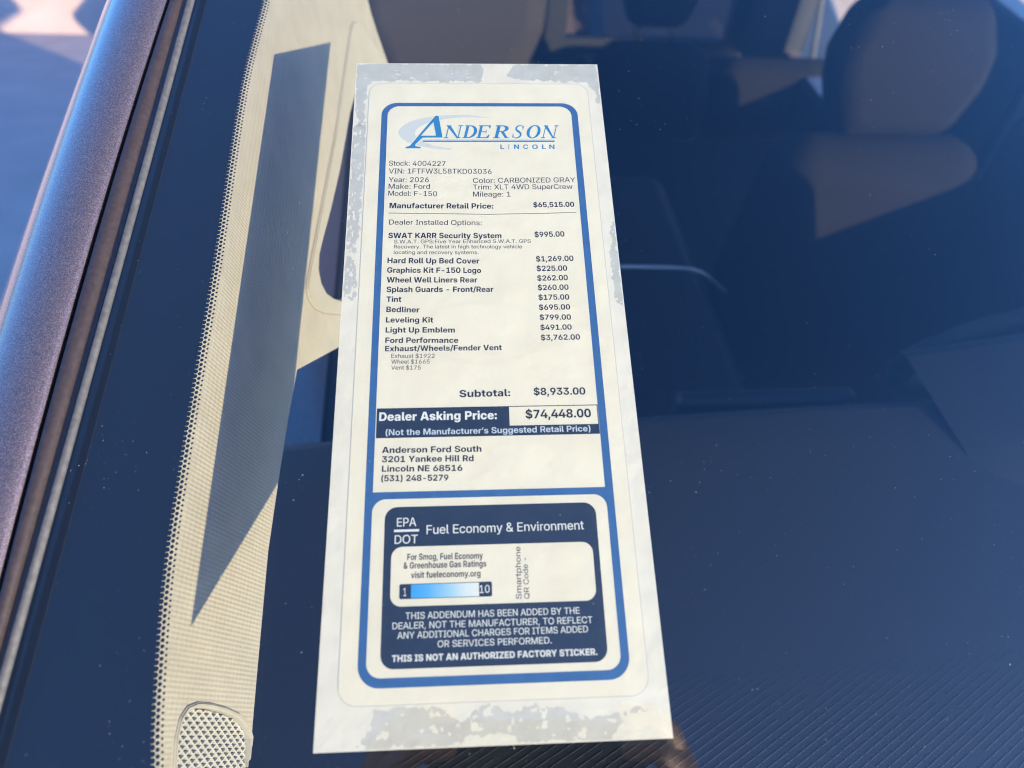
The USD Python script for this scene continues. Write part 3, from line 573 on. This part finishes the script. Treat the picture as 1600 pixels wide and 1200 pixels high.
for s_ in serif: part('logo_letter', st, sheet(lay(s_), PL2, SF), logo_m)
ellp = lambda cx, cy, a, b: Polygon([(cx+a*math.cos(t), cy+b*math.sin(t)) for t in np.linspace(0, 2*np.pi, 120, endpoint=False)])
sw_ = ellp(610, 186, 490, 147).difference(ellp(722, 193, 464, 134)).difference(halo).difference(sbox(1085, 0, 1300, 480)).difference(sbox(560, 240, 1300, 480))
part('logo_swoosh', st, sheet(lay(sw_), PL1, SF), swoosh_m)
for y0, y1 in ((247, 252), (256, 265)): part('logo_rule', st, sheet(lay(sbox(322, y0, 1425, y1).difference(bigA.buffer(5))), PL1, SF), logo_m)
xk = [972, 1037, 1086, 1163, 1238, 1320, 1381]; wk = [32, 9, 42, 42, 48, 32, 44]
for ch, x0, w in zip('LINCOLN', xk, wk): line(ch, Z6, x0, 323, x0+w, 323.5, 37, 640, logo_m, PL1, name='logo_letter')
# faint oval watermark
ov = ellp(840, 700, 390, 190).difference(ellp(840, 700, 352, 164))
part('faint_oval', st, sheet(shapely.transform(ov, lambda c: np.array([Z2(x, y) for x, y in c])), -0.000868, SF), watermark_m)

# ================================================================ the phone that takes the picture and the person holding it (seen in the glass)
def C(p): return CAM + np.asarray(p, float) @ CW.T
ph = thing('phone', C([0.04, -0.024, 0.006]), 'black phone held level above the glass, mirrored under the price sheet', 'phone')
body = rounded(0, 0, 0, 0.147, 0.0715, 0.0078, 0.0035)
v = body.to_mesh(); tm = trimesh.Trimesh(v.vert_properties[:, :3], v.tri_verts, process=False)
def place(m, off): m = m.copy(); m.vertices = C(m.vertices + off); return m
pc = np.array([0.0395, -0.0245, 0.0055])
part('phone_body', ph, place(tm, pc), phone_m, smooth=40)
# ---- person
def finger(base, pts, r0, r1):
    out = []; q = [np.array(base, float)] + [np.array(p, float) for p in pts]; rr = np.linspace(r0, r1, len(q))
    for i in range(len(q)-1): out.append(hull((C(q[i]), rr[i]), (C(q[i+1]), rr[i+1])))
    return out
def hand(sx, edge):
    """hand gripping the phone's end: sx = -1 left end, +1 right end; camera coordinates"""
    bones = []
    pcx = edge + sx*0.030
    palm = [((pcx, 0.000, 0.030), .013), ((pcx, -0.022, 0.034), .013), ((pcx+sx*.004, -0.045, 0.040), .013), ((pcx+sx*.018, -0.070, 0.062), .016), ((pcx+sx*.022, -0.045, 0.062), .015)]
    bones.append(hull(*[(C(p), r) for p, r in palm]))
    for k, (y, l) in enumerate([(0.006, 1.0), (-0.014, 1.08), (-0.034, 1.0), (-0.052, 0.85)]):
        bones += finger((pcx, y-0.004, 0.030), [(edge + sx*0.022, y, 0.010), (edge + sx*0.006, y+0.002, -0.008), (edge - sx*0.012*l, y+0.003, -0.0085)], .0092, .0072)
    bones += finger((pcx+sx*.01, -0.040, 0.050), [(edge+sx*.006, -0.028, 0.032), (edge-sx*.012, -0.012, 0.022), (edge-sx*.024, -0.004, 0.018)], .012, .0085)
    return bones
LE, RE = pc[0]-0.0735, pc[0]+0.0735
FX = np.array([-0.66, -0.60, 0.0])                                  # where the person stands
sh_c = FX + [0.10, 0.03, 1.40]
def merge(ms): return m3.Manifold.batch_boolean(ms, m3.OpType.Add)
def sm(man, l, it=10):
    q = man.refine_to_length(l).to_mesh(); t_ = trimesh.Trimesh(q.vert_properties[:, :3], q.tri_verts); trimesh.smoothing.filter_taubin(t_, iterations=it); return t_
lw, rw = C([LE-0.055, -0.075, 0.085]), C([RE+0.055, -0.075, 0.085])
face = np.array([0.62, 0.68, -0.12]); face /= np.linalg.norm(face); fs = np.cross(face, [0, 0, 1.0]); fs /= np.linalg.norm(fs); fu = np.cross(fs, face)
hc = FX + [0.17, 0.10, 1.66]
def Hd(a, b, c): return hc + fs*a + fu*b + face*c
head = [hull((Hd(0, .02, -.01), .088), (Hd(0, .045, -.03), .085), (Hd(0, -.055, .035), .050), (Hd(0, -.085, .045), .030)), hull((Hd(0, -.06, -.03), .055), (sh_c+[0, 0, .03], .065)),
        hull((Hd(0, .01, .088), .010), (Hd(0, -.028, .102), .014)), hull((Hd(-.02, -.055, .082), .009), (Hd(.02, -.055, .082), .009))]
for sx in (-1, 1): head += [hull((Hd(sx*.085, .01, -.01), .016), (Hd(sx*.086, -.03, -.005), .011)), hull((Hd(sx*.032, .012, .078), .013), (Hd(sx*.032, .011, .078), .012))]
elb = [FX + [-0.02, 0.22, 1.22], FX + [0.42, -0.08, 1.22]]
shd = [sh_c + np.array([-0.15, 0.12, -0.03]), sh_c + np.array([0.14, -0.13, -0.03])]
arms = [hull((shd[0], .05), (shd[1], .05), (sh_c, .06))] + [q for s_, e_, w_ in zip(shd, elb, (lw, rw)) for q in (hull((s_, .05), (e_, .038)), hull((e_, .038), (w_, .026)))]
skin = merge(head + hand(-1, LE) + hand(1, RE) + arms + [hull((lw, .026), (C([LE-0.048, -0.055, 0.058]), .020)), hull((rw, .026), (C([RE+0.048, -0.055, 0.058]), .020))])
elb = [FX + [-0.02, 0.22, 1.22], FX + [0.42, -0.08, 1.22]]
shd = [sh_c + np.array([-0.15, 0.12, -0.03]), sh_c + np.array([0.14, -0.13, -0.03])]
cl = [hull((shd[0], .07), (shd[1], .07), (FX+[0.02, 0.0, 1.15], .13), (FX+[-.02, 0, .98], .14))]
for s_, e_, w_ in zip(shd, elb, (lw, rw)): cl += [hull((s_, .068), (e_, .052)), hull((e_, .052), (w_, .036))]
legs = []
for k in (-1, 1):
    hp = FX + np.array([k*.08, -k*.07, .95]); kn = FX + np.array([k*.10+.02, -k*.08, .50]); ft = FX + np.array([k*.11, -k*.09, .10])
    legs += [hull((hp, .10), (kn, .065)), hull((kn, .065), (ft, .05)), hull((ft-[0, 0, .05], .045), (ft+face*[.17, .17, 0]-[0, 0, .06], .038))]
pe = thing('person', FX, 'person in dark jacket leaning in with both hands on the phone', 'person')
part('figure', pe, sm(skin, 0.006, 5), skin_m, smooth=True)
part('jacket', pe, sm(merge(cl), 0.02), jacket_m, smooth=True)
part('trousers', pe, sm(merge(legs), 0.02), mat('dark_trousers', [0.02, 0.022, 0.03], 0.85), smooth=True)
part('hair', pe, sm(hull((Hd(0, .04, -.035), .098), (Hd(0, -.03, -.05), .075)) - hull((Hd(0, -.03, .10), .11), (Hd(0, -.12, .06), .10)), 0.008, 4), mat('brown_hair', [0.03, 0.02, 0.014], 0.6), smooth=True)

# ================================================================ cars parked behind the truck, seen through its rear window
lamp_m = mat('red_lamp', [0.55, 0.03, 0.05], 0.2)
def parked_car(loc, rz_deg, body_m, label, light_m):
    c = thing('parked_car', loc, label, 'car', group='cars parked behind the truck')
    R = rz(rz_deg); W = lambda m: (setattr(m, 'vertices', np.asarray(m.vertices) @ R.T + np.array(loc)), m)[1]
    def H(*p):
        q = hull(*[(np.array(a), r_) for a, r_ in p]).to_mesh(); return W(trimesh.Trimesh(q.vert_properties[:, :3], q.tri_verts, process=False))
    pts = [((sx*.78, y, z), .10) for sx in (-1, 1) for y, z in ((0.12, .42), (0.10, .66), (1.2, .86), (4.3, .92), (4.42, .45))]
    part('body', c, H(*pts), body_m, smooth=50)
    part('cabin', c, H(*[((sx*.72, y, .9), .08) for sx in (-1, 1) for y in (1.25, 4.0)], *[((sx*.56, y, 1.36), .08) for sx in (-1, 1) for y in (2.0, 3.5)]), screen_m, smooth=50)
    part('roof', c, H(*[((sx*.54, y, 1.40), .07) for sx in (-1, 1) for y in (2.05, 3.45)]), body_m, smooth=50)
    for sx in (-1, 1):
        part('lamp', c, H(((sx*.70, .06, .66), .06), ((sx*.45, .03, .63), .06)), light_m, smooth=50)
        for y in (0.85, 3.6):
            t_ = trimesh.creation.cylinder(.32, .2, sections=28); t_.apply_transform(trimesh.transformations.rotation_matrix(math.pi/2, [0, 1, 0])); t_.apply_translation([sx*.82, y, .32]); part('wheel', c, W(t_), tyre_m, smooth=40)
    part('grille', c, W(bxm(-.45, -.005, .40, .45, .04, .58)), cabin_m); part('number_plate', c, W(bxm(-.16, -.02, .30, .16, 0.0, .38)), white_m)
tyre_m = mat('car_tyre', [0.02, 0.02, 0.02], 0.8)
parked_car((2.0, 4.3, gz(5.5)), -6, mat('grey_car_paint', [0.09, 0.085, 0.09], 0.3, coat_weight=1.0), 'dark grey car with red lights behind the rear window', lamp_m)
parked_car((0.1, 5.1, gz(6.0)), -6, mat('silver_car_paint', [0.45, 0.46, 0.48], 0.25, metallic=0.5, coat_weight=1.0), 'silver car parked left of the dark grey car', white_m)
